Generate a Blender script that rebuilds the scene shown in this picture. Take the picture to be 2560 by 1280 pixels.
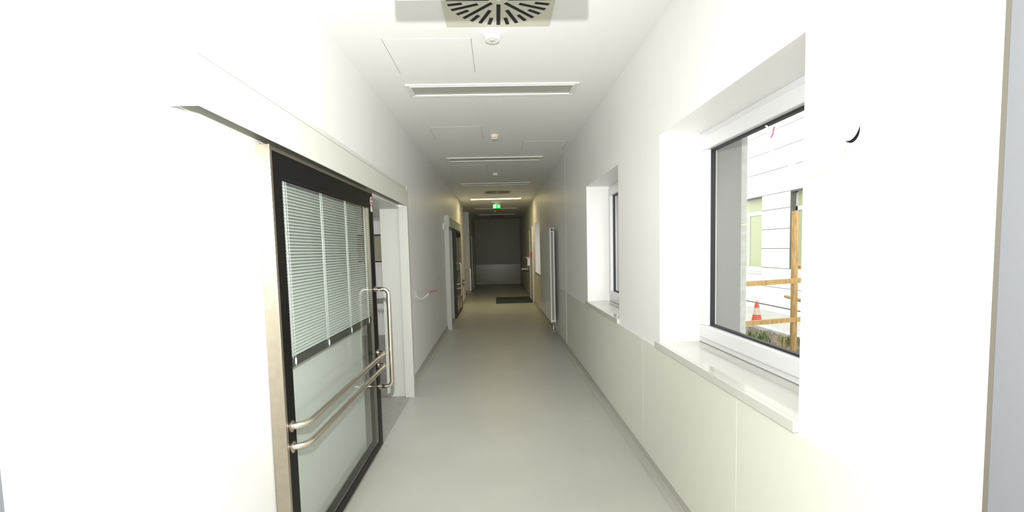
import bpy, bmesh, math, random
from mathutils import Vector, Matrix
random.seed(4)
for o in list(bpy.data.objects): bpy.data.objects.remove(o)
SC = bpy.context.scene
COL = SC.collection
D = bpy.data

# ------------------------------------------------------------------ camera
YAW, PIT, ROL = 0.029623, -0.070922, -0.024882
fw = Vector((math.sin(YAW)*math.cos(PIT), math.cos(YAW)*math.cos(PIT), math.sin(PIT)))
rt0 = Vector((math.cos(YAW), -math.sin(YAW), 0)); up0 = rt0.cross(fw)
rt = math.cos(ROL)*rt0 + math.sin(ROL)*up0
up = -math.sin(ROL)*rt0 + math.cos(ROL)*up0
cam = D.cameras.new('camera'); cam.sensor_width = 36; cam.lens = 36*1170.02/2560
cam.shift_y = (706.7-640)/2560; cam.clip_start = .02; cam.clip_end = 200
co = D.objects.new('camera', cam); COL.objects.link(co)
m = Matrix((rt, up, -fw)).transposed().to_4x4(); m.translation = (0, 0, 1.6)
co.matrix_world = m
SC.camera = co

# ------------------------------------------------------------------ sky, flash, exposure
SC.view_settings.view_transform = 'Standard'; SC.view_settings.look = 'None'
SC.view_settings.gamma = 1; SC.view_settings.exposure = 0; SC.view_settings.use_curve_mapping = False
W = D.worlds.new('sky'); SC.world = W; W.use_nodes = True
bg = W.node_tree.nodes['Background']
bg.inputs['Color'].default_value = (1, .995, .97, 1); bg.inputs['Strength'].default_value = 2.6

def light(name, kind, loc, power, color=(1, 1, 1), rot=(0, 0, 0), **kw):
    l = D.lights.new(name, kind); l.energy = power; l.color = color
    for k, v in kw.items(): setattr(l, k, v)
    o = D.objects.new(name, l); COL.objects.link(o); o.location = loc; o.rotation_euler = rot
    return o
# the photographer's flash, mounted above the lens
light('camera_flash', 'POINT', (0, 0.02, 1.9), 155, (1, 1, .985), shadow_soft_size=.025)
light('camera_flash_beam', 'SPOT', (0, 0.02, 1.9), 560, (1, .995, .965), (math.pi/2, 0, math.radians(6)), shadow_soft_size=.025, spot_size=math.radians(76), spot_blend=1)

# ------------------------------------------------------------------ materials
def mat(name, col, rough=.5, metal=0., spec=.5, bump=0, bscale=200, vary=None, vscale=60, aniso=0, coat=0):
    M = D.materials.new(name); M.use_nodes = True; nt = M.node_tree; b = nt.nodes['Principled BSDF']
    b.inputs['Base Color'].default_value = (*col, 1); b.inputs['Roughness'].default_value = rough
    b.inputs['Metallic'].default_value = metal; b.inputs['Specular IOR Level'].default_value = spec
    b.inputs['Coat Weight'].default_value = coat
    tc = nt.nodes.new('ShaderNodeTexCoord')
    n = nt.nodes.new('ShaderNodeTexNoise'); n.inputs['Scale'].default_value = vscale; n.inputs['Detail'].default_value = 3
    nt.links.new(tc.outputs['Object'], n.inputs['Vector'])
    r = nt.nodes.new('ShaderNodeValToRGB'); nt.links.new(n.outputs['Fac'], r.inputs['Fac'])
    c2 = vary if vary else tuple(c*.985 for c in col)
    r.color_ramp.elements[0].position = .35; r.color_ramp.elements[1].position = .65
    r.color_ramp.elements[0].color = (*c2, 1); r.color_ramp.elements[1].color = (*col, 1)
    nt.links.new(r.outputs['Color'], b.inputs['Base Color'])
    if bump:
        n2 = nt.nodes.new('ShaderNodeTexNoise'); n2.inputs['Scale'].default_value = bscale
        nt.links.new(tc.outputs['Object'], n2.inputs['Vector'])
        bp = nt.nodes.new('ShaderNodeBump'); bp.inputs['Strength'].default_value = bump; bp.inputs['Distance'].default_value = .002
        nt.links.new(n2.outputs['Fac'], bp.inputs['Height']); nt.links.new(bp.outputs['Normal'], b.inputs['Normal'])
    return M

def emit(name, col, s):
    M = D.materials.new(name); M.use_nodes = True; b = M.node_tree.nodes['Principled BSDF']
    b.inputs['Base Color'].default_value = (*col, 1); b.inputs['Emission Color'].default_value = (*col, 1)
    b.inputs['Emission Strength'].default_value = s
    return M

def glass(name, tint, refl=.08, rough=.02):
    M = D.materials.new(name); M.use_nodes = True; nt = M.node_tree; nt.nodes.clear()
    out = nt.nodes.new('ShaderNodeOutputMaterial'); mx = nt.nodes.new('ShaderNodeMixShader')
    tr = nt.nodes.new('ShaderNodeBsdfTransparent'); tr.inputs['Color'].default_value = (*tint, 1)
    gl = nt.nodes.new('ShaderNodeBsdfGlossy'); gl.inputs['Roughness'].default_value = rough
    lw = nt.nodes.new('ShaderNodeLayerWeight'); lw.inputs['Blend'].default_value = .5
    pw = nt.nodes.new('ShaderNodeMath'); pw.operation = 'POWER'; pw.inputs[1].default_value = 5
    ml = nt.nodes.new('ShaderNodeMath'); ml.operation = 'MULTIPLY_ADD'; ml.inputs[1].default_value = .5; ml.inputs[2].default_value = .02
    nt.links.new(lw.outputs['Facing'], pw.inputs[0]); nt.links.new(pw.outputs[0], ml.inputs[0])
    nt.links.new(ml.outputs[0], mx.inputs['Fac']); nt.links.new(tr.outputs[0], mx.inputs[1])
    nt.links.new(gl.outputs[0], mx.inputs[2]); nt.links.new(mx.outputs[0], out.inputs['Surface'])
    return M

def speckle(name, base, dark, scale, thr, rough=.45, light_=None):
    M = mat(name, base, rough); nt = M.node_tree; b = nt.nodes['Principled BSDF']
    tc = nt.nodes.new('ShaderNodeTexCoord'); v = nt.nodes.new('ShaderNodeTexVoronoi'); v.inputs['Scale'].default_value = scale
    nt.links.new(tc.outputs['Object'], v.inputs['Vector'])
    r = nt.nodes.new('ShaderNodeValToRGB'); r.color_ramp.elements[0].position = thr; r.color_ramp.elements[1].position = thr+.06
    r.color_ramp.elements[0].color = (*dark, 1); r.color_ramp.elements[1].color = (*base, 1)
    nt.links.new(v.outputs['Distance'], r.inputs['Fac'])
    n = nt.nodes.new('ShaderNodeTexNoise'); n.inputs['Scale'].default_value = 1.3; n.inputs['Detail'].default_value = 5
    nt.links.new(tc.outputs['Object'], n.inputs['Vector'])
    mx = nt.nodes.new('ShaderNodeMix'); mx.data_type = 'RGBA'; mx.blend_type = 'MULTIPLY'; mx.inputs['Factor'].default_value = 1
    r2 = nt.nodes.new('ShaderNodeValToRGB'); r2.color_ramp.elements[0].position = .3; r2.color_ramp.elements[1].position = .7
    r2.color_ramp.elements[0].color = (.93, .93, .92, 1); r2.color_ramp.elements[1].color = (1, 1, 1, 1)
    nt.links.new(n.outputs['Fac'], r2.inputs['Fac'])
    nt.links.new(r.outputs['Color'], mx.inputs[6]); nt.links.new(r2.outputs['Color'], mx.inputs[7])
    nt.links.new(mx.outputs[2], b.inputs['Base Color'])
    return M

def wood(name):
    M = mat(name, (.55, .36, .13), .7); nt = M.node_tree; b = nt.nodes['Principled BSDF']
    tc = nt.nodes.new('ShaderNodeTexCoord'); mp = nt.nodes.new('ShaderNodeMapping'); mp.inputs['Scale'].default_value = (30, 30, 4)
    n = nt.nodes.new('ShaderNodeTexNoise'); n.inputs['Scale'].default_value = 2; n.inputs['Detail'].default_value = 6
    r = nt.nodes.new('ShaderNodeValToRGB'); r.color_ramp.elements[0].color = (.36, .2, .06, 1); r.color_ramp.elements[1].color = (.62, .42, .17, 1)
    r.color_ramp.elements[0].position = .3; r.color_ramp.elements[1].position = .6
    nt.links.new(tc.outputs['Object'], mp.inputs['Vector']); nt.links.new(mp.outputs[0], n.inputs['Vector'])
    nt.links.new(n.outputs['Fac'], r.inputs['Fac']); nt.links.new(r.outputs['Color'], b.inputs['Base Color'])
    return M

M_wall = mat('white_paint', (.885, .88, .865), .42, bump=.05, bscale=400)
M_ceil = mat('ceiling_paint', (.895, .895, .88), .7)
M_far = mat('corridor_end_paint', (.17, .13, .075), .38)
M_lin = speckle('linoleum', (.57, .56, .51), (.48, .47, .42), 120, .14, .38)
M_terr = speckle('speckled_floor', (.42, .40, .37), (.10, .09, .09), 75, .22, .4)
M_cove = mat('cove_skirting', (.47, .455, .41), .45)
M_wain = mat('cream_panel', (.73, .725, .65), .38)
M_seal = mat('joint_grey', (.33, .32, .28), .8)
M_white = mat('white_lacquer', (.86, .86, .84), .35)
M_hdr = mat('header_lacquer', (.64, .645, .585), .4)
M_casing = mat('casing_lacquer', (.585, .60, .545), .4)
M_pvc = mat('white_upvc', (.76, .765, .775), .3)
M_gask = mat('black_gasket', (.012, .013, .016), .5)
M_steel = mat('brushed_steel', (.50, .45, .365), .36, metal=1, vary=(.46, .415, .335), vscale=30)
M_tube = mat('satin_steel_tube', (.66, .61, .53), .28, metal=1)
M_black = mat('black_enamel', (.005, .0048, .0042), .4, spec=.12)
M_slat = mat('blind_slat', (.60, .64, .61), .3)
M_cord = mat('blind_cord', (.8, .84, .8), .8)
M_rail = mat('blind_bottom_rail', (.055, .058, .052), .4)
M_lglass = glass('door_glass', (.982, .997, .986))
M_wglass = glass('window_glass', (.985, .99, .985))
M_sill = speckle('engineered_stone', (.64, .63, .58), (.59, .575, .525), 130, .15, .06)
M_rad = mat('radiator_white', (.93, .94, .93), .3)
M_plas = mat('white_plastic', (.86, .86, .84), .35)
M_cream = mat('cream_plastic', (.80, .74, .58), .4)
M_dark = mat('dark_void', (.01, .011, .014), .6)
M_diff = mat('diffuser_plate', (.66, .64, .54), .45)
M_lens = mat('light_lens', (.47, .47, .42), .3)
M_lit = emit('lit_lens', (1, .82, .40), 22)
M_frm = mat('light_frame', (.86, .86, .82), .3)
M_green = emit('exit_green', (.0, .62, .06), 1.0)
M_pict = emit('exit_white', (.85, 1, .88), 1.1)
M_mat = mat('entrance_mat', (.055, .07, .085), .9, vary=(.042, .055, .068), vscale=90, bump=.6)
M_red = mat('red_plastic', (.42, .012, .02), .4)
M_blue = mat('blue_wire', (.05, .35, .7), .4)
M_pink = mat('red_wire', (.65, .03, .10), .4)
M_brown = mat('black_wire', (.03, .015, .015), .4)
M_jamb = mat('grey_door_steel', (.19, .2, .215), .6, spec=.2)
M_facade = mat('white_facade', (.86, .86, .84), .7)
M_fgreen = mat('facade_window_pane', (.50, .56, .34), .3)
M_conc = mat('pale_concrete', (.46, .475, .45), .8, vary=(.37, .385, .36), vscale=25)
M_render = mat('grey_render', (.21, .215, .205), .8)
M_pave = mat('pavement', (.54, .54, .51), .85, vary=(.46, .46, .43), vscale=8)
M_paveL = mat('light_kerb', (.72, .72, .70), .85)
M_soil = mat('soil', (.26, .215, .175), .95, vary=(.07, .055, .045), vscale=22, bump=1, bscale=40)
M_leaf = mat('weed_leaf', (.17, .27, .06), .6, vary=(.08, .15, .03), vscale=50)
M_dry = mat('dry_grass', (.52, .40, .16), .7)
M_wood = wood('timber')
M_cone = mat('cone_orange', (.60, .115, .075), .5)
M_coneW = mat('cone_reflective', (.60, .57, .45), .4)
M_stickW = mat('sticker_white', (.85, .85, .85), .5)

# ------------------------------------------------------------------ mesh helpers
class MB:
    def __init__(s): s.bm = bmesh.new()
    def box(s, x0, x1, y0, y1, z0, z1):
        v = [s.bm.verts.new((x, y, z)) for x in (x0, x1) for y in (y0, y1) for z in (z0, z1)]
        for f in ((0, 1, 3, 2), (4, 6, 7, 5), (0, 4, 5, 1), (2, 3, 7, 6), (0, 2, 6, 4), (1, 5, 7, 3)):
            s.bm.faces.new([v[i] for i in f])
        return s
    def hexa(s, pts):   # 4 bottom + 4 top corners
        v = [s.bm.verts.new(p) for p in pts]
        for f in ((3, 2, 1, 0), (4, 5, 6, 7), (0, 1, 5, 4), (1, 2, 6, 5), (2, 3, 7, 6), (3, 0, 4, 7)):
            s.bm.faces.new([v[i] for i in f])
        return s
    def tube(s, pts, r, n=14, closed=False, cap=True):
        pts = [Vector(p) for p in pts]; N = len(pts); rings = []
        prev = None
        rr = r if isinstance(r, (list, tuple)) else [r]*N
        for i, p in enumerate(pts):
            if closed: t = (pts[(i+1) % N]-pts[i-1]).normalized()
            else: t = (pts[min(i+1, N-1)]-pts[max(i-1, 0)]).normalized()
            if prev is None:
                a = Vector((0, 0, 1)) if abs(t.z) < .9 else Vector((1, 0, 0)); u = t.cross(a).normalized()
            else: u = (prev - t*prev.dot(t)).normalized()
            prev = u; w = t.cross(u)
            rings.append([s.bm.verts.new(p + rr[i]*(math.cos(2*math.pi*k/n)*u + math.sin(2*math.pi*k/n)*w)) for k in range(n)])
        for i in range(N if closed else N-1):
            a, b = rings[i], rings[(i+1) % N]
            for k in range(n):
                f = s.bm.faces.new((a[k], a[(k+1) % n], b[(k+1) % n], b[k])); f.smooth = True
        if cap and not closed:
            s.bm.faces.new(rings[0][::-1]); s.bm.faces.new(rings[-1])
        return s
    def lathe(s, prof, c, axis=(0, 0, 1), n=32):   # prof = [(r, h)...]
        ax = Vector(axis).normalized(); a = Vector((1, 0, 0)) if abs(ax.x) < .9 else Vector((0, 1, 0))
        u = ax.cross(a).normalized(); w = ax.cross(u); c = Vector(c); rings = []
        for r, h in prof:
            rings.append([s.bm.verts.new(c+ax*h+max(r, 1e-5)*(math.cos(2*math.pi*k/n)*u+math.sin(2*math.pi*k/n)*w)) for k in range(n)])
        for a_, b_ in zip(rings, rings[1:]):
            for k in range(n): s.bm.faces.new((a_[k], a_[(k+1) % n], b_[(k+1) % n], b_[k]))
        s.bm.faces.new(rings[0][::-1]); s.bm.faces.new(rings[-1])
        return s
    def build(s, name, M, parent=None, bevel=0, smooth=False):
        bmesh.ops.recalc_face_normals(s.bm, faces=s.bm.faces)
        me = D.meshes.new(name); s.bm.to_mesh(me); s.bm.free(); me.materials.append(M)
        if smooth:
            for p in me.polygons: p.use_smooth = True
        o = D.objects.new(name, me); COL.objects.link(o)
        if parent:
            o.parent = parent; o.matrix_parent_inverse = parent.matrix_basis.inverted()
        if bevel:
            b = o.modifiers.new('bevel', 'BEVEL'); b.width = bevel; b.segments = 2; b.limit_method = 'ANGLE'
        return o

def tag(o, label, cat, group=None, kind=None):
    if label: o['label'] = label
    if cat: o['category'] = cat
    if group: o['group'] = group
    if kind: o['kind'] = kind
    return o
def thing(name, label, cat, loc, group=None):
    o = D.objects.new(name, None); COL.objects.link(o); o.location = loc; o.empty_display_size = .05
    return tag(o, label, cat, group)
def struct(name, mb, M, label=None, parent=None, **kw):
    o = mb.build(name, M, parent, **kw); o['kind'] = 'structure'
    if label: o['label'] = label
    return o
def arc(c, a0, a1, r, u, w, n=8):
    c, u, w = Vector(c), Vector(u), Vector(w)
    return [c + r*(math.cos(a0+(a1-a0)*i/n)*u + math.sin(a0+(a1-a0)*i/n)*w) for i in range(n+1)]

# ------------------------------------------------------------------ room shell
XL, XR, ZC, YF = -1.053, 1.063, 3.022, 21.8
YB = -3.0
XO = 1.64                     # outer face of the window wall
struct('floor', MB().box(-1.0, XR+.02, YB, YF+.2, -.1, 0).box(-3.2, -1.0, 15.0, YF+.2, -.1, 0)
       .box(-1.0-.3, -1.0, YB, 3.5, -.1, 0).box(-1.3, -1.0, 5.2, 9.4, -.1, 0).box(-1.3, -1.0, 11.2, 15.0, -.1, 0), M_lin,
       'pale grey beige linoleum corridor floor')
struct('floor', MB().box(-5.2, -1.3, 1.9, 9.1, -.1, 0).box(-1.3, -1.0, 3.5, 5.2, -.1, 0), M_terr, 'speckled grey floor in the room behind the open sliding door')
struct('floor', MB().box(-5.2, -1.3, 9.2, 15, -.1, 0).box(-1.3, -1.0, 9.4, 11.2, -.1, 0), M_terr)
struct('ceiling', MB().box(-5.3, XO, YB, YF+.2, ZC, ZC+.3), M_ceil, 'white plasterboard corridor ceiling')

D1 = (3.56, 5.18); D2 = (9.46, 11.12); ZD = 2.09
XI = -1.26
wl = MB()
wl.box(XI, XL, YB, D1[0], 0, ZC).box(XI, XL, D1[0], D1[1], ZD, ZC)
wl.box(XI, XL, D1[1], D2[0], 0, ZC).box(XI, XL, D2[0], D2[1], ZD, ZC)
wl.box(XI, XL, D2[1], 15.0, 0, ZC)
struct('wall_left', wl, M_wall, 'white corridor wall holding the sliding doors')
XP = -1.03
struct('wall_left', MB().box(XI, XP, 17.55, YF, 0, ZC).box(-3.2, XI, 17.55, 17.75, 0, ZC), M_wall, 'wall section past the side passage')
struct('wall_left', MB().box(-3.3, -3.2, 15, 17.75, 0, ZC), M_wall)
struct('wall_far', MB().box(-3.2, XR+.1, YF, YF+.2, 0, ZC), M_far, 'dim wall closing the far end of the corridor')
struct('wall_back', MB().box(-1.3, XR+.1, YB-.2, YB, 0, ZC), M_wall)
# rooms behind the left wall
struct('wall_room', MB().box(-5.3, -5.2, 1.8, 4.0, 0, ZC).box(-5.3, -5.2, 4.0, 7.5, 0, .9).box(-5.3, -5.2, 4.0, 7.5, 2.3, ZC)
       .box(-5.3, -5.2, 7.5, 15.1, 0, ZC).box(-5.3, XI, 1.8, 1.9, 0, ZC).box(-5.3, XI, 9.1, 9.2, 0, ZC).box(-5.3, XI, 14.9, 15.0, 0, ZC), M_wall,
       'walls of the rooms behind the sliding doors')
struct('trim_1', MB().box(-5.2, XI, 8.85, 9.1, 2.28, 2.5), M_diff, 'beige bulkhead high on the room wall')
struct('trim_2', MB().box(-5.2, XI, 9.07, 9.1, .62, .72), M_seal)

# right wall with window openings
WZ0, WZ1 = .965, 2.31
WY = [(1.607, 3.04), (4.08, 5.525), (11.65, 13.1)]
wr = MB(); y = YB
for a, b in WY:
    wr.box(XR, 1.59, y, a, -.3, ZC).box(XR, 1.59, a, b, -.3, WZ0-.041).box(XR, 1.59, a, b, WZ1, ZC); y = b
wr.box(XR, 1.59, y, YF+.2, -.3, ZC)
struct('wall_right', wr, M_wall, 'white window wall on the right')
cl = MB(); y = YB
for a, b in WY:
    for (u0, u1) in ((y, a),):
        cl.box(1.592, XO, u0, u1, -.3, 1.72).box(1.592, XO, u0, u1, 1.732, 3.3)
    cl.box(1.592, XO, a, b, -.3, WZ0-.05).box(1.592, XO, a, b, WZ1+.0, 3.3); y = b
cl.box(1.592, XO, y, YF+.2, -.3, 3.3)
struct('wall_exterior', cl, M_conc, 'pale concrete cladding on the outer face of the window wall')
er = MB()
for a, b in WY:
    er.box(1.40, 1.595, b-.012, b, WZ0, WZ1).box(1.40, 1.595, a, a+.012, WZ0, WZ1).box(1.40, 1.595, a, b, WZ1-.012, WZ1)
struct('trim_3', er, M_render, 'grey rendered outer window reveals')
# expansion joint in wall and ceiling
struct('trim_4', MB().box(XR-.001, XR+.001, 7.22, 7.23, .93, ZC), mat('joint_cover', (.86, .855, .83), .6), 'thin joint cover strip running up the right wall')
struct('trim_5', MB().box(XL, XR, 7.16, 7.175, ZC-.0006, ZC+.001), M_wall)

# skirting coves
def cove(x, s, y0, y1, name, h=.1):
    b = MB()
    P = [(0, h), (.008, h), (.008, .045), (.02, .018), (.045, .004), (.045, 0), (0, 0)]
    v0 = [b.bm.verts.new((x+s*px, y0, pz)) for px, pz in P]; v1 = [b.bm.verts.new((x+s*px, y1, pz)) for px, pz in P]
    for i in range(len(P)): b.bm.faces.new((v0[i], v0[(i+1) % len(P)], v1[(i+1) % len(P)], v1[i]))
    b.bm.faces.new(v0); b.bm.faces.new(v1[::-1])
    return struct(name, b, M_cove)
cove(XL, 1, YB, 3.5, 'baseboard_left'); cove(XL, 1, 5.19, 9.44, 'baseboard_left'); cove(XL, 1, 12.8, 15.0, 'baseboard_left')
cove(XP, 1, 17.55, 18.9, 'baseboard_left'); cove(XP, 1, 20.35, YF, 'baseboard_left')
cove(XR, -1, YB, 13.8, 'baseboard_right'); cove(XR, -1, 15.05, YF, 'baseboard_right')
struct('baseboard_far', MB().box(-1.03, XR, YF-.012, YF, 0, .1), M_cove)
struct('baseboard_passage', MB().box(-3.2, -1.03, 17.538, 17.55, 0, .1), M_cove)

# cream wainscot panels on the right wall
ys = [YB, -.6, .6, 2.018, 3.38, 7.235, 13.68]
for i, (a, b) in enumerate(zip(ys, ys[1:])):
    g = .001
    o = struct('trim_%d' % (i+6), MB().box(XR-.011, XR+.002, a+g, b-g, .1, .918), M_wain, 'cream wainscot panel below the windows', bevel=.0015)
struct('trim_17', MB().box(XR-.011, XR+.002, 15.1, 21.79, .1, .918), M_wain)
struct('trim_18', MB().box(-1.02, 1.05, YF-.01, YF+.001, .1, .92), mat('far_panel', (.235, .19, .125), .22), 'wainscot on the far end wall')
struct('trim_19', MB().box(-3.2, -1.03, 17.54, 17.551, .1, .92), M_wain)
struct('trim_20', MB().box(-1.05, -1.01, 17.50, 17.56, .1, .92), M_steel, 'metal guard on the corner of the passage')
struct('trim_21', MB().box(XR-.0135, XR-.008, 7.222, 7.248, .1, .92), M_white)
struct('trim_22', MB().box(XR-.001, XR+.001, 1.64, 3.14, .9165, .9195), M_seal)

# ------------------------------------------------------------------ windows
def window(n, a, b):
    w = D.objects.new('window_%d' % n, None); COL.objects.link(w); w.location = (XR, (a+b)/2, WZ0); w['kind'] = 'structure'
    w['label'] = ['large white framed window nearest the camera, timber frame seen outside', 'second white framed window along the right wall', 'far window past the tall radiator'][n-1]
    f = MB(); x0, x1 = 1.327, 1.40; t = .05
    for (y0, y1, z0, z1) in ((a, b, WZ0, WZ0+t), (a, b, WZ1-t, WZ1), (a, a+t, WZ0+t, WZ1-t), (b-t, b, WZ0+t, WZ1-t)): f.box(x0, x1, y0, y1, z0, z1)
    f.build('window_frame', M_pvc, w, bevel=.003)
    s = MB(); t0, t1 = .035, .118; x0, x1 = 1.312, 1.385
    A, B, Z0, Z1 = a+t0, b-t0, WZ0+t0, WZ1-t0; t = t1-t0
    for (y0, y1, z0, z1) in ((A, B, Z0, Z0+t), (A, B, Z1-t, Z1), (A, A+t, Z0+t, Z1-t), (B-t, B, Z0+t, Z1-t)): s.box(x0, x1, y0, y1, z0, z1)
    s.build('window_sash', M_pvc, w, bevel=.006)
    g = MB(); A, B, Z0, Z1 = a+t1, b-t1, WZ0+t1, WZ1-t1; t = .012; x0, x1 = 1.345, 1.372
    for (y0, y1, z0, z1) in ((A, B, Z0, Z0+t), (A, B, Z1-t, Z1), (A, A+t, Z0+t, Z1-t), (B-t, B, Z0+t, Z1-t)): g.box(x0, x1, y0, y1, z0, z1)
    g.build('window_gasket', M_gask, w)
    MB().box(1.356, 1.362, A+.001, B-.001, Z0+.001, Z1-.001).build('window_glass', M_wglass, w)
    MB().box(XR-.022, XR-.0005, a-.005, b+.05, WZ0-.046, WZ0-.003).box(XR-.0005, 1.335, a+.001, b-.001, WZ0-.040, WZ0-.003).build('window_sill', M_sill, w, bevel=.003)
    MB().box(1.40, 1.66, a+.012, b-.012, WZ0-.05, WZ0-.01).build('exterior_sill', M_white, w)
    return w
for i, (a, b) in enumerate(WY): window(i+1, a, b)

# ------------------------------------------------------------------ sliding doors (local frame: y from 0 = trailing edge to 1.70 = leading edge, x = depth from wall)
def rail_pts(x0, x1, y0, y1, z, r=.05):
    p = [(x0, y0, z), (x1-r-.02, y0, z)]
    p += [Vector(q) for q in arc((x1-r-.02, y0+r+.02, z), -math.pi/2, 0, r+.02, (1, 0, 0), (0, 1, 0))]
    p += [Vector(q) for q in arc((x1-r-.02, y1-r-.02, z), 0, math.pi/2, r+.02, (1, 0, 0), (0, 1, 0))]
    p += [(x0, y1, z)]
    return p
def leaf(label, loc, flip):
    t = thing('sliding_door', label, 'sliding door', (loc[0], loc[1], 0))
    s = -1 if flip else 1
    LX = loc[0]; Y0 = loc[1]
    T = lambda x, y, z: (LX+x, Y0+s*y, z)
    def B(mb, x0, x1, y0, y1, z0, z1):
        ya, yb = sorted((Y0+s*y0, Y0+s*y1)); mb.box(LX+x0, LX+x1, ya, yb, z0, z1); return mb
    H = 2.0885; Wd = 1.70; th = .062; zb = .012
    f = MB()
    B(f, 0, th, 0, .022, zb, H); B(f, .004, th-.004, Wd-.02, Wd, zb, H)
    B(f, .004, th-.003, .022, Wd-.02, 2.066, H); B(f, .004, th-.004, .022, Wd-.02, zb, .028)
    f.build('frame', M_steel, t, bevel=.002)
    e = MB()   # printed border on both panes
    for x0, x1 in ((th-.008, th-.001), (.001, .008)):
        B(e, x0, x1, .022, .105, .028, 2.066); B(e, x0, x1, Wd-.11, Wd-.02, .028, 2.066)
        B(e, x0, x1, .105, Wd-.11, 1.955, 2.066); B(e, x0, x1, .105, Wd-.11, .028, .09)
    e.build('border', M_black, t)
    MBg = MB(); B(MBg, th-.007, th-.003, .105, Wd-.11, .09, 1.955); B(MBg, .003, .007, .105, Wd-.11, .09, 1.955)
    MBg.build('glass', M_lglass, t)
    bl = MB(); z = 1.95; pitch = .0162; i = 0
    while z > 1.105:
        xa, xb, dz = .021, .0345, .0038
        ya, yb = sorted((Y0+s*.112, Y0+s*(Wd-.115)))
        bl.hexa([(LX+xa, ya, z+dz), (LX+xb, ya, z-dz), (LX+xb, yb, z-dz), (LX+xa, yb, z+dz),
                 (LX+xa, ya, z+dz+.0009), (LX+xb, ya, z-dz+.0009), (LX+xb, yb, z-dz+.0009), (LX+xa, yb, z+dz+.0009)])
        z -= pitch; i += 1
    bo = bl.build('blind', M_slat, t)
    sl = MB(); B(sl, .004, th-.004, Wd, Wd+.004, zb, H); sl.build('edge_seal', M_gask, t)
    br = MB(); B(br, .018, .038, .108, Wd-.112, 1.053, 1.098); br.build('bottom_rail', M_rail, bo, bevel=.003)
    cd = MB()
    for yc in (.17, .63, 1.06, 1.50):
        cd.tube([T(.041, yc+.022, 1.95), T(.041, yc+.022, 1.05)], .0011, 6)
        for q in (-.006, .006): cd.tube([T(.040, yc+q, 1.95), T(.040, yc+q, 1.10)], .0009, 6)
        z = 1.945
        k = 0
        while z > 1.10:
            cd.tube([T(.0395, yc-.006, z), T(.0395, yc+.006, z-.008)], .0012, 5); z -= pitch
        cd.tube([Vector(q) for q in arc(T(.041, yc+.022, 1.078), 0, 2*math.pi, .014, (0, .5, 0), (0, 0, 1.2), 14)[:-1]], .0018, 6, closed=True)
    cd.build('ladder_cord', M_cord, bo)
    R = .0165
    for side, nm in ((1, 'pull_handle'), (-1, 'pull_handle')):
        x0 = th if side > 0 else 0; x1 = x0+side*.105; yh = Wd-.055
        za, zb2 = .52, 1.31; r = .045
        p = [T(x0, yh, zb2), T(x1-side*r, yh, zb2)]
        p += [Vector(q) for q in arc(T(x1-side*r, yh, zb2-r), math.pi/2, 0, r, (side, 0, 0), (0, 0, 1))]
        p += [Vector(q) for q in arc(T(x1-side*r, yh, za+r), 0, -math.pi/2, r, (side, 0, 0), (0, 0, 1))]
        p += [T(x0, yh, za)]
        if side < 0 and not flip: pass
        h = MB().tube(p, R, 16).build(nm, M_tube, t)
        h['label'] = 'corridor side stainless steel D pull handle' if side > 0 else 'room side stainless steel D pull handle'
        for zz in (za, zb2):
            a = T(x0, yh, zz); MB().lathe([(.026, 0), (.026, .006), (.018, .008)], a, (side, 0, 0)).build('flange', M_tube, h)
    for zz, nm in ((.80, 'hand_rail'), (.70, 'hand_rail')):
        p = [T(*q) for q in rail_pts(th, .125, .055, Wd-.06, zz)]
        h = MB().tube(p, R, 16).build(nm, M_tube, t)
        for yy in (.055, Wd-.06):
            MB().lathe([(.027, 0), (.027, .006), (.018, .008)], T(th-.001, yy, zz), (1, 0, 0)).build('flange', M_tube, h)
    # round warning sticker + small square one
    st = MB().lathe([(.034, 0), (.034, .0008)], T(th, Wd-.05, 2.008), (1, 0, 0)).build('sticker', M_stickW, t)
    st['label'] = 'round white sticker with red ring'
    ring = MB().lathe([(.026, .0008), (.026, .0014)], T(th, Wd-.05, 2.008), (1, 0, 0)).build('red_disc', M_red, st)
    MB().lathe([(.008, .0014), (.008, .002)], T(th, Wd-.05, 2.008), (1, 0, 0)).build('white_dot', M_stickW, st)
    q = MB(); B(q, th, th+.0008, Wd-.075, Wd-.03, 1.925, 1.968); q = q.build('sticker', M_stickW, t)
    q['label'] = 'small square white sticker with dark marks'
    q2 = MB()
    for k in range(3): B(q2, th+.0008, th+.0012, Wd-.07, Wd-.037-.008*k, 1.956-.011*k, 1.960-.011*k)
    q2.build('printed_mark', M_brown, q)
    return t
leaf('glass sliding door nearest the camera, black bordered with half lowered blind', (-1.047, 2.115), False)
leaf('far glass sliding door down the left wall, seen edge on', (-1.047, 12.82), True)

def header(label, y0, y1, near):
    t = thing('door_track_cover', label, 'door track', (XL, (y0+y1)/2, 2.09))
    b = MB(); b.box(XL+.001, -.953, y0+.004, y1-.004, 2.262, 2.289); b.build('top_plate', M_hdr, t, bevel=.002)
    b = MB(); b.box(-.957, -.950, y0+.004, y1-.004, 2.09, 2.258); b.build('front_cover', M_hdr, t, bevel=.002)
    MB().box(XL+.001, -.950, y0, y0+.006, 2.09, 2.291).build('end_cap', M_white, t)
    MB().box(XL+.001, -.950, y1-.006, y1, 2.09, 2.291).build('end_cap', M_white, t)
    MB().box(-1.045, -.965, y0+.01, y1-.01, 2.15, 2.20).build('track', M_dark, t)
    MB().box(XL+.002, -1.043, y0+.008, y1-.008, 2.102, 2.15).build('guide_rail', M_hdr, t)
    b = MB()
    for zz in (2.11, 2.135): b.lathe([(.004, 0), (.004, .002)], (-.985, y0, zz), (0, -1, 0), 12)
    b.build('screw', M_seal, t)
    return t
header('long white track cover above the nearest sliding door', 1.58, 5.095, True)
header('white track cover above the far sliding door', 9.515, 12.82, False)

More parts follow.
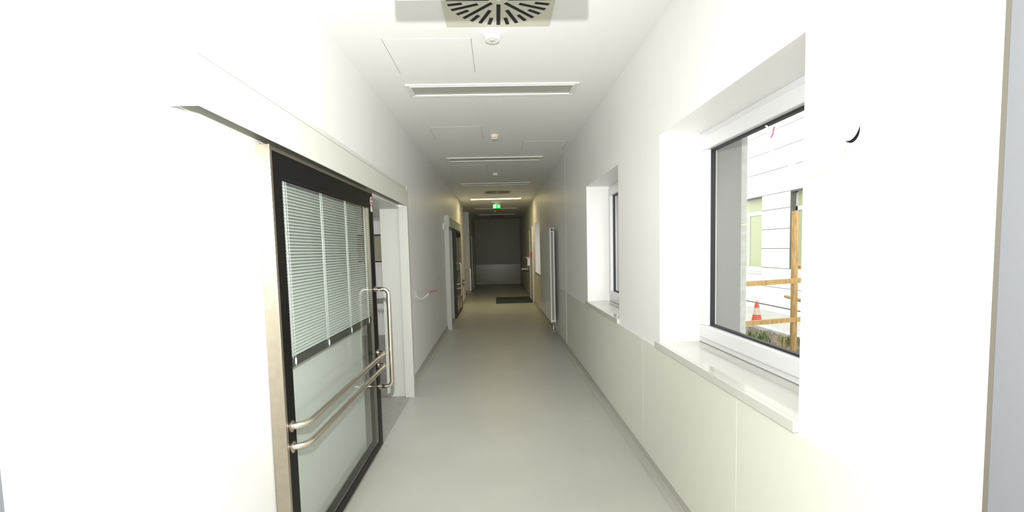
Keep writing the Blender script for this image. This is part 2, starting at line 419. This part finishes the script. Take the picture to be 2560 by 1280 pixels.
def casing(name, label, y0, y1, yr0, yr1, zt):
    # box casing standing off the wall + lining of the wall thickness
    o = MB().box(XL+.001, -.957, y0, y1, 0, zt).build(name, M_casing, None, bevel=.002); o['kind'] = 'structure'
    o['label'] = label
    return o
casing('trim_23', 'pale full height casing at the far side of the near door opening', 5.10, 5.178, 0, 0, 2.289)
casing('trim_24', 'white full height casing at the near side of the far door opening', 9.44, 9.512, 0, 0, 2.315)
struct('trim_25', MB().box(-1.262, XL+.002, 5.148, 5.185, 0, ZD).box(-1.262, XL-.001, 3.56, 5.148, ZD-.02, ZD).box(-1.075, -1.069, 5.143, 5.149, 0, ZD-.02), M_casing, 'pale lining of the near door opening')
struct('trim_26', MB().box(-1.262, XL+.001, 11.08, 11.125, 0, ZD).box(-1.262, XL-.001, 9.5, 11.08, ZD-.02, ZD).box(-1.262, XL+.001, 9.452, 9.49, 0, ZD), M_casing)
struct('trim_27', MB().box(-1.262, -1.05, 3.545, 3.57, 0, ZD), M_casing)

# far left door and right exit door (part of the room)
d = struct('door_1', MB().box(XP-.001, XP+.012, 19.0, 20.3, 0, 2.12), M_white, 'pale door in the left wall near the far end')
MB().box(XP+.001, XP+.018, 18.94, 19.0, 0, 2.18).box(XP+.001, XP+.018, 20.3, 20.36, 0, 2.18).box(XP+.001, XP+.018, 19.0, 20.3, 2.12, 2.18).build('door_frame', M_white, d)
d = struct('door_2', MB().box(XR-.02, XR+.002, 13.93, 14.97, .01, 2.19), M_pvc, 'white exit door in the right wall beside the mat')
MB().box(XR-.035, XR, 13.84, 13.93, 0, 2.26).box(XR-.035, XR, 14.97, 15.06, 0, 2.26).box(XR-.035, XR, 13.93, 14.97, 2.19, 2.26).build('door_frame', M_pvc, d)
MB().tube([(XR-.02, 14.03, 1.05), (XR-.07, 14.03, 1.05), (XR-.07, 14.15, 1.05)], .01, 10).build('door_handle', M_tube, d)

# near portal jambs the camera stands between
struct('trim_28', MB().box(-1.053, -.963, .2, .9, 0, 3.02), M_jamb, 'grey steel door jamb at the left edge of the view')
struct('trim_29', MB().box(1.0, 1.063, .2, .903, 0, 3.02), M_jamb, 'grey steel door jamb at the right edge of the view')
struct('trim_30', MB().box(.999, 1.063, .903, .913, 0, 3.02), mat('jamb_shadow_beige', (.15, .14, .115), .8, spec=.1))  # thin added strip, its dark beige paints the flash shadow beside the right jamb

# ------------------------------------------------------------------ room contents seen through the opening
t = thing('internal_window', 'dark framed window with pale closed blind inside the left room', 'window', (-2.1, 9.08, 1.45))
f = MB(); a, b, z0, z1 = -2.75, -1.45, 1.42, 1.95
for (x0, x1, zz0, zz1) in ((a, b, z0, z0+.025), (a, b, z1-.025, z1), (a, a+.03, z0, z1), (b-.03, b, z0, z1)): f.box(x0, x1, 9.06, 9.095, zz0, zz1)
f.build('frame', M_gask, t)
bl = MB(); z = z1-.035
while z > z0+.03:
    bl.hexa([(a+.03, 9.075, z-.009), (b-.03, 9.075, z-.009), (b-.03, 9.09, z+.007), (a+.03, 9.09, z+.007),
             (a+.03, 9.075, z-.0075), (b-.03, 9.075, z-.0075), (b-.03, 9.09, z+.0085), (a+.03, 9.09, z+.0085)]); z -= .0195
bl.build('blind', mat('olive_blind', (.52, .51, .36), .6), t)
MB().box(-2.8, -1.4, 9.03, 9.098, 1.38, 1.41).build('sill', M_white, t)
t = thing('loose_wire', 'red loose wires sticking out of the wall inside the left room', 'wire', (-1.7, 9.0, 1.2))
MB().tube([(-1.62, 9.1, 1.18), (-1.62, 8.9, 1.2), (-1.66, 8.8, 1.23), (-1.72, 8.75, 1.24)], .006, 8).build('red_wire', M_pink, t)
MB().tube([(-1.60, 9.1, 1.16), (-1.61, 8.9, 1.12), (-1.66, 8.8, 1.10)], .005, 8).build('black_wire', M_brown, t)

# ------------------------------------------------------------------ ceiling items
def panel(label, x, y):
    t = thing('access_panel', label, 'access panel', (x, y, ZC), None)
    w, h = .6, .61; g = .004
    for (a, b, c, d_) in ((x, x+g, y, y+h), (x+w-g, x+w, y, y+h)): MB().box(a, b, c, d_, ZC-.0006, ZC+.001).build('joint', M_seal, t)
    for (a, b, c, d_) in ((x+g, x+w-g, y, y+.002), (x+g, x+w-g, y+h-.002, y+h)): MB().box(a, b, c, d_, ZC-.0006, ZC+.001).build('joint', M_wall, t)
    MB().box(x+g, x+w-g, y+.002, y+h-.002, ZC-.001, ZC+.001).build('cover', M_ceil, t)
panel('flush ceiling access panel nearest the camera, left of the white motion sensor', -.737, 3.255)
panel('flush ceiling access panel left of the cream smoke detector', -.743, 5.51)
panel('flush ceiling access panel on the right side of the corridor', .380, 6.305)
panel('faint flush ceiling access panel between the second and third ceiling lights', -.742, 7.95)

def ceiling_light(label, y, lit=False):
    t = thing('ceiling_light', label, 'ceiling light', (0, y+.155, ZC), 'recessed linear lights in the corridor ceiling')
    x0, x1, y0, y1 = -.748, .742, y, y+.31; fr = .045
    f = MB()
    for k, (o, wd, dz) in enumerate(((0, .014, .010), (.014, .018, .006), (.032, .013, .012))):
        a, b, c, d_ = x0+o, x1-o, y0+o, y1-o
        for q in ((a, b, c, c+wd), (a, b, d_-wd, d_), (a, a+wd, c+wd, d_-wd), (b-wd, b, c+wd, d_-wd)): f.box(*q, ZC-dz, ZC+.001)
    f.build('frame', M_frm, t)
    MB().box(x0+fr, x1-fr, y0+fr, y1-fr, ZC-.003, ZC+.001).build('diffuser', M_lit if lit else M_lens, t)
    return t
ceiling_light('unlit ceiling light nearest the camera with its grey diffuser showing', 4.12)
ceiling_light('unlit ceiling light second from the camera', 7.30)
ceiling_light('unlit ceiling light just before the square air diffuser', 10.10)
ceiling_light('lit warm yellow ceiling light, the only one switched on', 13.02, True)
ceiling_light('unlit dim ceiling light just beyond the green exit sign', 16.10)
ceiling_light('unlit dim ceiling light nearest the far end wall', 18.85)

def diffuser(label, y, full=True):
    cx, cy = .045, y+.326; h = .326; zt = ZC-.006
    t = thing('air_diffuser', label, 'air diffuser', (cx, cy, ZC), 'square swirl air diffusers')
    MB().box(cx-h, cx+h, cy-h, cy+h, zt, ZC+.001).build('plate', M_diff, t, bevel=.001)
    s = MB(); n = 32; r1 = .300
    for k in range(n):
        a = 2*math.pi*k/n
        L = .085 if k % 2 else (.245 if k % 4 == 0 else .17)
        r0 = r1-L; w = .0115
        u = Vector((math.sin(a), math.cos(a), 0)); v = Vector((math.cos(a), -math.sin(a), 0)); c = Vector((cx, cy, 0))
        pts = []
        for zz in (zt-.0012, zt+.002):
            for (r, q) in ((r0, -w), (r1, -w), (r1, w), (r0, w)):
                p = c+u*r+v*q; pts.append((p.x, p.y, zz))
        s.hexa(pts)
    s.build('slots', M_dark, t)
    MB().lathe([(.012, 0), (.012, .004), (.006, .006)], (cx, cy, zt), (0, 0, -1), 16).build('centre_screw', M_frm, t)
diffuser('square air diffuser with radial slots nearest the camera, cut by the top of the picture', 3.087-.652)
diffuser('square air diffuser with radial slots just before the lit ceiling light', 11.36)
diffuser('dim square air diffuser beside the far end wall', 19.35)

def sensor(label, x, y):
    t = thing('motion_sensor', label, 'motion sensor', (x, y, ZC), 'white ceiling sensors')
    MB().lathe([(.051, 0), (.051, .022), (.049, .024)], (x, y, ZC), (0, 0, -1)).build('base', M_plas, t)
    MB().lathe([(.049, .024), (.0485, .038), (.046, .042)], (x, y, ZC), (0, 0, -1)).build('cover', M_plas, t)
    MB().lathe([(.018, .042), (.016, .045), (.008, .048)], (x, y, ZC), (0, 0, -1), 20).build('lens', M_lens, t)
    k = MB()
    for i in range(5): k.box(x-.028+i*.012, x-.028+i*.012+.007, y-.0515, y-.048, ZC-.016, ZC-.011)
    k.build('vent_mark', M_seal, t)
sensor('round white motion sensor on the ceiling nearest the camera', .005, 3.20)
sensor('small round white motion sensor before the third ceiling light', 0.0, 8.85)
t = thing('smoke_detector', 'cream smoke detector on the ceiling between the first two lights', 'smoke detector', (.003, 5.93, ZC))
MB().lathe([(.052, 0), (.052, .014), (.050, .018)], (.003, 5.93, ZC), (0, 0, -1)).build('base', M_cream, t)
MB().lathe([(.044, .018), (.046, .034), (.042, .048), (.030, .056)], (.003, 5.93, ZC), (0, 0, -1)).build('head', M_cream, t)
MB().box(-.018, .024, 5.93-.0465, 5.93-.043, ZC-.041, ZC-.036).build('slot', M_dark, t)
t = thing('smoke_detector', 'dim smoke detector beyond the green exit sign', 'smoke detector', (-.04, 17.2, ZC))
MB().lathe([(.052, 0), (.052, .014), (.044, .018), (.046, .034), (.042, .048), (.030, .056)], (-.04, 17.2, ZC), (0, 0, -1)).build('head', M_cream, t)

# exit sign
t = thing('exit_sign', 'green lit exit sign with running figure and arrow under the ceiling', 'exit sign', (.015, 14.1, ZC))
MB().box(-.15, .15, 14.05, 14.15, ZC-.028, ZC).build('housing', M_plas, t, bevel=.004)
MB().box(-.098, .128, 14.09, 14.104, 2.832, 2.952).build('panel', M_green, t, bevel=.004)
MB().box(-.03, .06, 14.092, 14.102, 2.95, ZC-.026).build('stem', M_plas, t)
s = MB(); y0, y1 = 14.084, 14.0895
s.box(-.078, -.012, y0, y1, 2.840, 2.944)
s.build('door_symbol', M_pict, t)
s = MB(); z0 = 2.895
s.box(.03, .085, y0, y1, z0-.010, z0+.010)
for sg in (1, -1):
    s.hexa([(.112, y0, z0), (.072, y0, z0+sg*.042), (.056, y0, z0+sg*.042), (.090, y0, z0), (.112, y1, z0), (.072, y1, z0+sg*.042), (.056, y1, z0+sg*.042), (.090, y1, z0)])
s.build('arrow', M_pict, t)
s = MB(); y0, y1 = 14.080, 14.084
s.lathe([(.008, 0), (.008, .004)], (-.040, y1, 2.932), (0, -1, 0), 12)
def stick(p, q, w=.006):
    (xa, za), (xb, zb) = p, q; dx, dz = xb-xa, zb-za; l = math.hypot(dx, dz); nx, nz = -dz/l*w, dx/l*w
    s.hexa([(xa+nx, y0, za+nz), (xb+nx, y0, zb+nz), (xb-nx, y0, zb-nz), (xa-nx, y0, za-nz), (xa+nx, y1, za+nz), (xb+nx, y1, zb+nz), (xb-nx, y1, zb-nz), (xa-nx, y1, za-nz)])
stick((-.044, 2.922), (-.050, 2.885), .009); stick((-.050, 2.885), (-.030, 2.868)); stick((-.030, 2.868), (-.034, 2.846))
stick((-.050, 2.885), (-.058, 2.862)); stick((-.058, 2.862), (-.073, 2.856)); stick((-.044, 2.918), (-.025, 2.900), .004); stick((-.046, 2.918), (-.066, 2.902), .004)
s.build('running_figure', M_green, t)

# hanging sign box near the camera (only its bottom edge shows, it shades the ceiling)
t = thing('hanging_sign', 'white suspended sign box cut off by the top of the picture', 'sign', (0, 2.08, 2.67))
MB().box(-.404, .417, 2.062, 2.098, 2.672, 2.95).build('panel', M_white, t, bevel=.006)
for x in (-.3, .3): MB().tube([(x, 2.08, 2.95), (x, 2.08, ZC)], .005, 10).build('rod', M_tube, t)

# ------------------------------------------------------------------ radiator
t = thing('radiator', 'tall white flat panel radiator on the right wall', 'radiator', (.97, 9.05, 0))
y0, y1, z0, z1 = 8.1, 9.98, .30, 1.94
MB().box(.912, .928, y0, y1, z0, z1).build('front_panel', M_rad, t, bevel=.005)
MB().box(.972, .988, y0, y1, z0, z1).build('rear_panel', M_rad, t, bevel=.005)
MB().box(.928, .972, y0+.05, y1-.05, z0+.02, z1-.02).build('fins', M_seal, t)
MB().box(.908, .99, y0+.008, y1-.008, z1, z1+.008).build('top_grille', M_rad, t)
for yy in (y0+.03, y1-.03):
    for zz in (z0+.03, z1-.04):
        MB().tube([(.93, yy, zz), (.975, yy, zz)], .018, 14).build('connector', M_rad, t)
        yb = yy + (.22 if yy < 9 else -.22)
        MB().tube([(.985, yb, zz-.01), (XR, yb, zz-.01)], .009, 8).build('wall_bracket', M_steel, t)
b = MB().tube([(.945, y0-.012, z0+.03), (.945, y0+.01, z0+.03)], .016, 14).build('valve', M_tube, t)
b = MB().tube([(.95, y0+.03, z0-.01), (.95, y0+.03, .16), (.97, y0+.03, .14), (XR, y0+.03, .14)], .008, 10).build('pipe', M_tube, t)
b = MB().tube([(.945, y0-.012, z1-.03), (.945, y0+.01, z1-.03)], .012, 14).build('vent_plug', M_gask, t)
b = MB().tube([(.98, y0-.012, z1-.03), (.98, y0+.01, z1-.03)], .012, 14).build('vent_plug', M_gask, t)

# ------------------------------------------------------------------ mat, dispensers, alarm
t = tag(MB().box(-.08, 1.055, 13.86, 15.62, .0005, .011).build('doormat', M_mat, None, bevel=.004), 'dark grey rectangular mat on the floor by the exit door', 'mat')
t = thing('soap_dispenser', 'white elbow lever soap dispenser on the right wall near the exit door', 'dispenser', (XR, 15.6, 1.2))
MB().box(.985, 1.035, 15.56, 15.64, 1.03, 1.29).build('bottle', M_plas, t, bevel=.012)
MB().box(.955, XR, 15.55, 15.65, 1.28, 1.335).build('head', M_plas, t, bevel=.01)
MB().tube([(1.0, 15.6, 1.325), (.93, 15.6, 1.335), (.84, 15.6, 1.33)], .008, 8).build('lever', M_tube, t)
MB().box(1.035, XR, 15.57, 15.63, 1.05, 1.30).build('back_plate', M_tube, t)
t = thing('drip_tray', 'small white tray bracket below the soap dispenser', 'tray', (XR, 15.6, .93))
MB().hexa([(.80, 15.53, .915), (1.0, 15.53, .915), (1.0, 15.67, .915), (.80, 15.67, .915), (.77, 15.51, .96), (1.0, 15.51, .96), (1.0, 15.69, .96), (.77, 15.69, .96)]).build('tray', M_plas, t, bevel=.006)
MB().tube([(.88, 15.6, .915), (.90, 15.6, .87), (.95, 15.6, .86), (XR-.011, 15.6, .86)], .012, 10).build('bracket', M_brown, t)
MB().tube([(1.0, 15.6, .95), (XR, 15.6, .95)], .01, 8).build('arm', M_tube, t)
t = thing('fire_alarm_call_point', 'red box on the frame of the exit door', 'alarm', (XR, 13.9, 1.4))
MB().box(XR-.085, XR-.035, 13.85, 13.95, 1.34, 1.50).build('box', M_red, t, bevel=.006)
MB().box(XR-.087, XR-.085, 13.87, 13.93, 1.38, 1.46).build('front_plate', mat('pale_red', (.5, .08, .08), .4), t)
t = thing('door_switch', 'small white switch box beside the top of the far door', 'switch', (XL, 9.3, 2.1))
MB().box(XL, XL+.035, 9.22, 9.31, 2.02, 2.14).build('box', M_plas, t, bevel=.006)
MB().box(XL+.035, XL+.038, 9.235, 9.295, 2.04, 2.12).build('rocker', M_lens, t, bevel=.001)

# ------------------------------------------------------------------ loose cables
def smooth(pts, n=6):
    P = [Vector(p) for p in pts]; P = [2*P[0]-P[1]]+P+[2*P[-1]-P[-2]]; out = []
    for i in range(1, len(P)-2):
        for k in range(n):
            t_ = k/n; a, b, c, d_ = P[i-1], P[i], P[i+1], P[i+2]
            out.append(.5*((2*b)+(-a+c)*t_+(2*a-5*b+4*c-d_)*t_**2+(-a+3*b-3*c+d_)*t_**3))
    out.append(P[-2]); return out
t = thing('loose_cable', 'white cable with bare red and black wire ends on the left wall', 'cable', (XL, 6.02, 1.04))
MB().tube(smooth([(XL+.001, 6.03, 1.03), (-1.01, 5.95, 1.01), (-.95, 5.85, 1.015), (-.89, 5.78, 1.055), (-.855, 5.75, 1.085)]), .0055, 10).build('sheath', M_plas, t)
MB().tube(smooth([(-.855, 5.75, 1.085), (-.825, 5.75, 1.115), (-.79, 5.75, 1.122), (-.765, 5.75, 1.120), (-.728, 5.75, 1.104)]), .0032, 8).build('red_wire', M_pink, t)
MB().tube(smooth([(-.856, 5.75, 1.083), (-.83, 5.75, 1.105), (-.80, 5.75, 1.112), (-.77, 5.75, 1.116), (-.742, 5.75, 1.108)]), .0028, 8).build('black_wire', M_brown, t)
MB().box(XL, XL+.003, 5.98, 6.06, 1.02, 1.10).build('wall_plate', M_plas, t)
t = thing('loose_cable', 'white looped cable with red and blue ends hanging from a hole in the right wall', 'cable', (XR, 1.39, 1.91))
MB().tube(smooth([(1.055, 1.40, 1.893), (1.02, 1.36, 1.875), (.985, 1.335, 1.855), (.95, 1.34, 1.835), (.925, 1.36, 1.826), (.905, 1.42, 1.835), (.895, 1.48, 1.865), (.90, 1.53, 1.915), (.905, 1.545, 1.965)]), .0045, 12).build('sheath', M_plas, t)
MB().tube(smooth([(.905, 1.540, 1.940), (.908, 1.534, 1.948), (.908, 1.530, 1.960)]), .0018, 8).build('blue_wire', M_blue, t)
MB().tube(smooth([(.906, 1.538, 1.944), (.908, 1.528, 1.955), (.908, 1.526, 1.967), (.908, 1.520, 1.975)]), .0018, 8).build('red_wire', M_pink, t)
MB().tube(smooth([(.903, 1.545, 1.955), (.900, 1.545, 1.978), (.893, 1.545, 1.985)]), .0028, 8).build('white_wire', M_plas, t)
t = thing('junction_box', 'round white junction box cover hanging open on the right wall', 'junction box', (XR, 1.385, 1.92))
MB().lathe([(.031, 0), (.031, .002)], (XR, 1.382, 1.922), (-1, 0, 0), 28).build('box_opening', M_dark, t)
MB().tube([(XR-.003, 1.382+.0345*math.cos(2*math.pi*k/32), 1.922+.0345*math.sin(2*math.pi*k/32)) for k in range(32)], .003, 8, closed=True).build('rim', M_plas, t)
MB().lathe([(.0355, 0), (.0355, .003), (.030, .005)], (XR-.005, 1.381, 1.932), (-1, .12, .16), 28).build('cover', M_plas, t)

# ------------------------------------------------------------------ outside
GZ = -.3
struct('ground', MB().box(XO, 40, -20, 60, GZ-.2, GZ-.02), M_pave, 'pale pavement outside the windows')
struct('ground', MB().box(7.6, 8.2, -10, 40, GZ-.1, GZ-.002), M_paveL)
# planting bed
b = MB(); n = 46; m_ = 30
def bedz(x, y): return -.17 + .035*math.sin(x*5+y*3)+.03*math.sin(x*11-y*7)+random.uniform(-.018, .018)
x0, x1, y0, y1 = 1.9, 5.45, 3.0, 9.8
grid = [[b.bm.verts.new((x0+(x1-x0+(0))*i/n, y0+(y1-y0)*j/m_, bedz(x0+(x1-x0)*i/n, y0+(y1-y0)*j/m_))) for j in range(m_+1)] for i in range(n+1)]
for i in range(n):
    for j in range(m_): b.bm.faces.new((grid[i][j], grid[i+1][j], grid[i+1][j+1], grid[i][j+1]))
low = [[b.bm.verts.new((x, y, GZ-.02)) for y in (y0, y1)] for x in (x0, x1)]
o = b.build('planting_soil', M_soil); tag(o, 'dark soil of the planting bed outside the near window', 'soil', kind='stuff')
for args in ((5.45, 5.6, 2.9, 9.95), (1.8, 5.45, 9.8, 9.95)):
    tag(MB().box(args[0], args[1], args[2], args[3], GZ-.05, -.13).build('kerb_stone', M_paveL, None, bevel=.01),
        'pale kerb running along the pavement side of the planting bed' if args[0] > 5 else 'pale kerb across the far end of the planting bed', 'kerb')
# facade
t = thing('building', 'white panelled building with green tinted windows across the pavement', 'building', (8.6, 14, GZ))
FX = 8.3; wins = [(7.0, 8.6), (10.9, 13.09), (14.5, 16.6), (18.6, 20.6)]; wz0, wz1 = .74, 3.06
w = MB()
joints = [GZ, .27, .85, 1.43, 2.01, 2.60, 3.06, 3.77, 4.36, 4.94, 5.5, 6.1, 8.0]
for za, zb in zip(joints, joints[1:]):
    a = -6
    segs = []
    for (p, q) in wins:
        segs.append((a, p)); a = q
    segs.append((a, 40))
    lo, hi = za+.008, zb-.008
    if zb <= wz0+.2 or za >= wz1-.01: w.box(FX, FX+.05, -6, 40, lo, hi if zb > wz0 or za > 1 else hi)
    else:
        for p, q in segs: w.box(FX, FX+.05, p, q, lo, hi)
w.build('wall_panels', M_facade, t)
w = MB(); a = -6
for (p, q) in wins:
    w.box(FX+.045, FX+.4, a, p, GZ, 8); w.box(FX+.045, FX+.4, p, q, GZ, wz0); w.box(FX+.045, FX+.4, p, q, wz1, 8); a = q
w.box(FX+.045, FX+.4, a, 40, GZ, 8); w.build('wall_core', mat('panel_joint', (.22, .21, .17), .9), t)
M_rev = mat('dark_reveal', (.16, .165, .16), .6)
for (p, q) in wins: MB().box(FX+.01, FX+.2, q-.02, q, wz0, wz1).box(FX+.01, FX+.2, p, p+.02, wz0, wz1).box(FX+.01, FX+.2, p+.015, q-.015, wz1-.03, wz1).build('window_reveal', M_rev, t)

for (p, q) in wins:
    w = MB(); x0_, x1_ = FX+.16, FX+.22
    for (a, b_, c, d_) in ((p, q, wz0, wz0+.1), (p, q, wz1-.06, wz1), (p, p+.09, wz0, wz1), (q-.09, q, wz0, wz1), (p, q, 2.50, 2.62), ((p+q)/2-.05, (p+q)/2+.05, wz0, 2.5)): w.box(x0_, x1_, a, b_, c, d_)
    f = w.build('window_frame', M_pvc, t)
    MB().box(FX+.185, FX+.195, p+.05, q-.05, wz0+.05, wz1-.05).build('window_pane', M_fgreen, f)
    MB().box(FX-.04, FX+.16, p-.02, q+.02, wz0-.10, wz0-.04).box(FX-.02, FX+.16, p-.02, q+.02, wz0-.02, wz0+.02).build('sill', M_white, t)

# timber guard
t = thing('timber_guard', 'rough timber post and rail frame around the planting bed', 'fence', (3.3, 5.1, GZ))
MB().tube([(3.3, 5.10, GZ), (3.3, 5.11, 1.945)], .034, 14).build('post', M_wood, t)
MB().tube([(3.62, 5.25, GZ), (3.62, 5.25, 1.95)], .034, 14).build('post', M_wood, t)
MB().hexa([(2.50, 4.66, 1.165), (4.0, 5.16, 1.165), (4.0, 5.19, 1.165), (2.49, 4.69, 1.165), (2.50, 4.66, 1.215), (4.0, 5.16, 1.215), (4.0, 5.19, 1.215), (2.49, 4.69, 1.215)]).build('rail', M_wood, t)
MB().hexa([(2.2, 4.80, .715), (4.0, 5.24, .715), (4.0, 5.27, .715), (2.19, 4.83, .715), (2.2, 4.80, .765), (4.0, 5.24, .765), (4.0, 5.27, .765), (2.19, 4.83, .765)]).build('rail', M_wood, t)
MB().tube([(3.86, 6.15, .88), (3.30, 4.8, .955)], .022, 12).build('rail', M_wood, t)
MB().tube([(3.80, 5.9, 1.33), (3.45, 5.2, 1.315)], .022, 12).build('rail', M_wood, t)

# traffic cone
cx, cy = 5.75, 10.2
t = thing('traffic_cone', 'orange and white traffic cone standing beyond the planting bed', 'cone', (cx, cy, GZ))
MB().box(cx-.17, cx+.17, cy-.17, cy+.17, GZ-.018, GZ+.022).build('base', M_gask, t, bevel=.01)
H0 = GZ+.02
def rr(h): return .135-(.135-.025)*h/.62
for nm, M, a, b_ in (('lower_body', M_cone, 0, .30), ('reflective_band', M_coneW, .30, .45), ('upper_body', M_cone, .45, .58), ('tip', M_coneW, .58, .62)):
    MB().lathe([(rr(a), a), (rr(b_), b_)], (cx, cy, H0), (0, 0, 1), 24).build(nm, M, t)

# weeds
def weed(label, x, y, n, h, M, spread=.12, broad=False):
    b = MB()
    for i in range(n):
        a = random.uniform(0, 2*math.pi); l = h*random.uniform(.5, 1); lean = random.uniform(.1, .6); wd = random.uniform(.004, .008)*(1.7 if broad else 1)
        px, py = x+random.uniform(-1, 1)*spread*.4, y+random.uniform(-1, 1)*spread*.4
        dx, dy = math.cos(a), math.sin(a); prev = None
        for k in range(5):
            f = k/4; c = Vector((px+dx*lean*l*f*f, py+dy*lean*l*f*f, -.19+l*(f-.25*lean*f*f)))
            ww = wd*(math.sin(math.pi*(.15+.8*f)) if broad else (1-f*.9)); side = Vector((-dy, dx, 0))*ww; th_ = Vector((dx, dy, .2))*.0015
            q = [b.bm.verts.new(c+side), b.bm.verts.new(c+th_), b.bm.verts.new(c-side), b.bm.verts.new(c-th_)]
            if prev:
                for j in range(4): b.bm.faces.new((prev[j], prev[(j+1) % 4], q[(j+1) % 4], q[j]))
            prev = q
    tag(b.build('weed', M), label, 'plant', 'weeds growing in the planting bed')
weed('tallest green weed in the bed in front of the traffic cone', 4.62, 8.1, 80, .30, M_leaf, .42, True)
weed('dry straw coloured tuft in the middle of the bed', 4.50, 7.3, 40, .30, M_dry, .25)
weed('low leafy weed in the bed beside the timber post', 4.52, 6.85, 60, .22, M_leaf, .3, True)
weed('small weed in the bed nearest the kerb', 5.1, 8.0, 60, .2, M_leaf, .35, True)
weed('small leafy weed right of the timber post', 4.55, 6.5, 50, .18, M_leaf, .3, True)
weed('thin dry grass stalks behind the low rail', 4.95, 7.9, 14, .42, M_dry, .4)
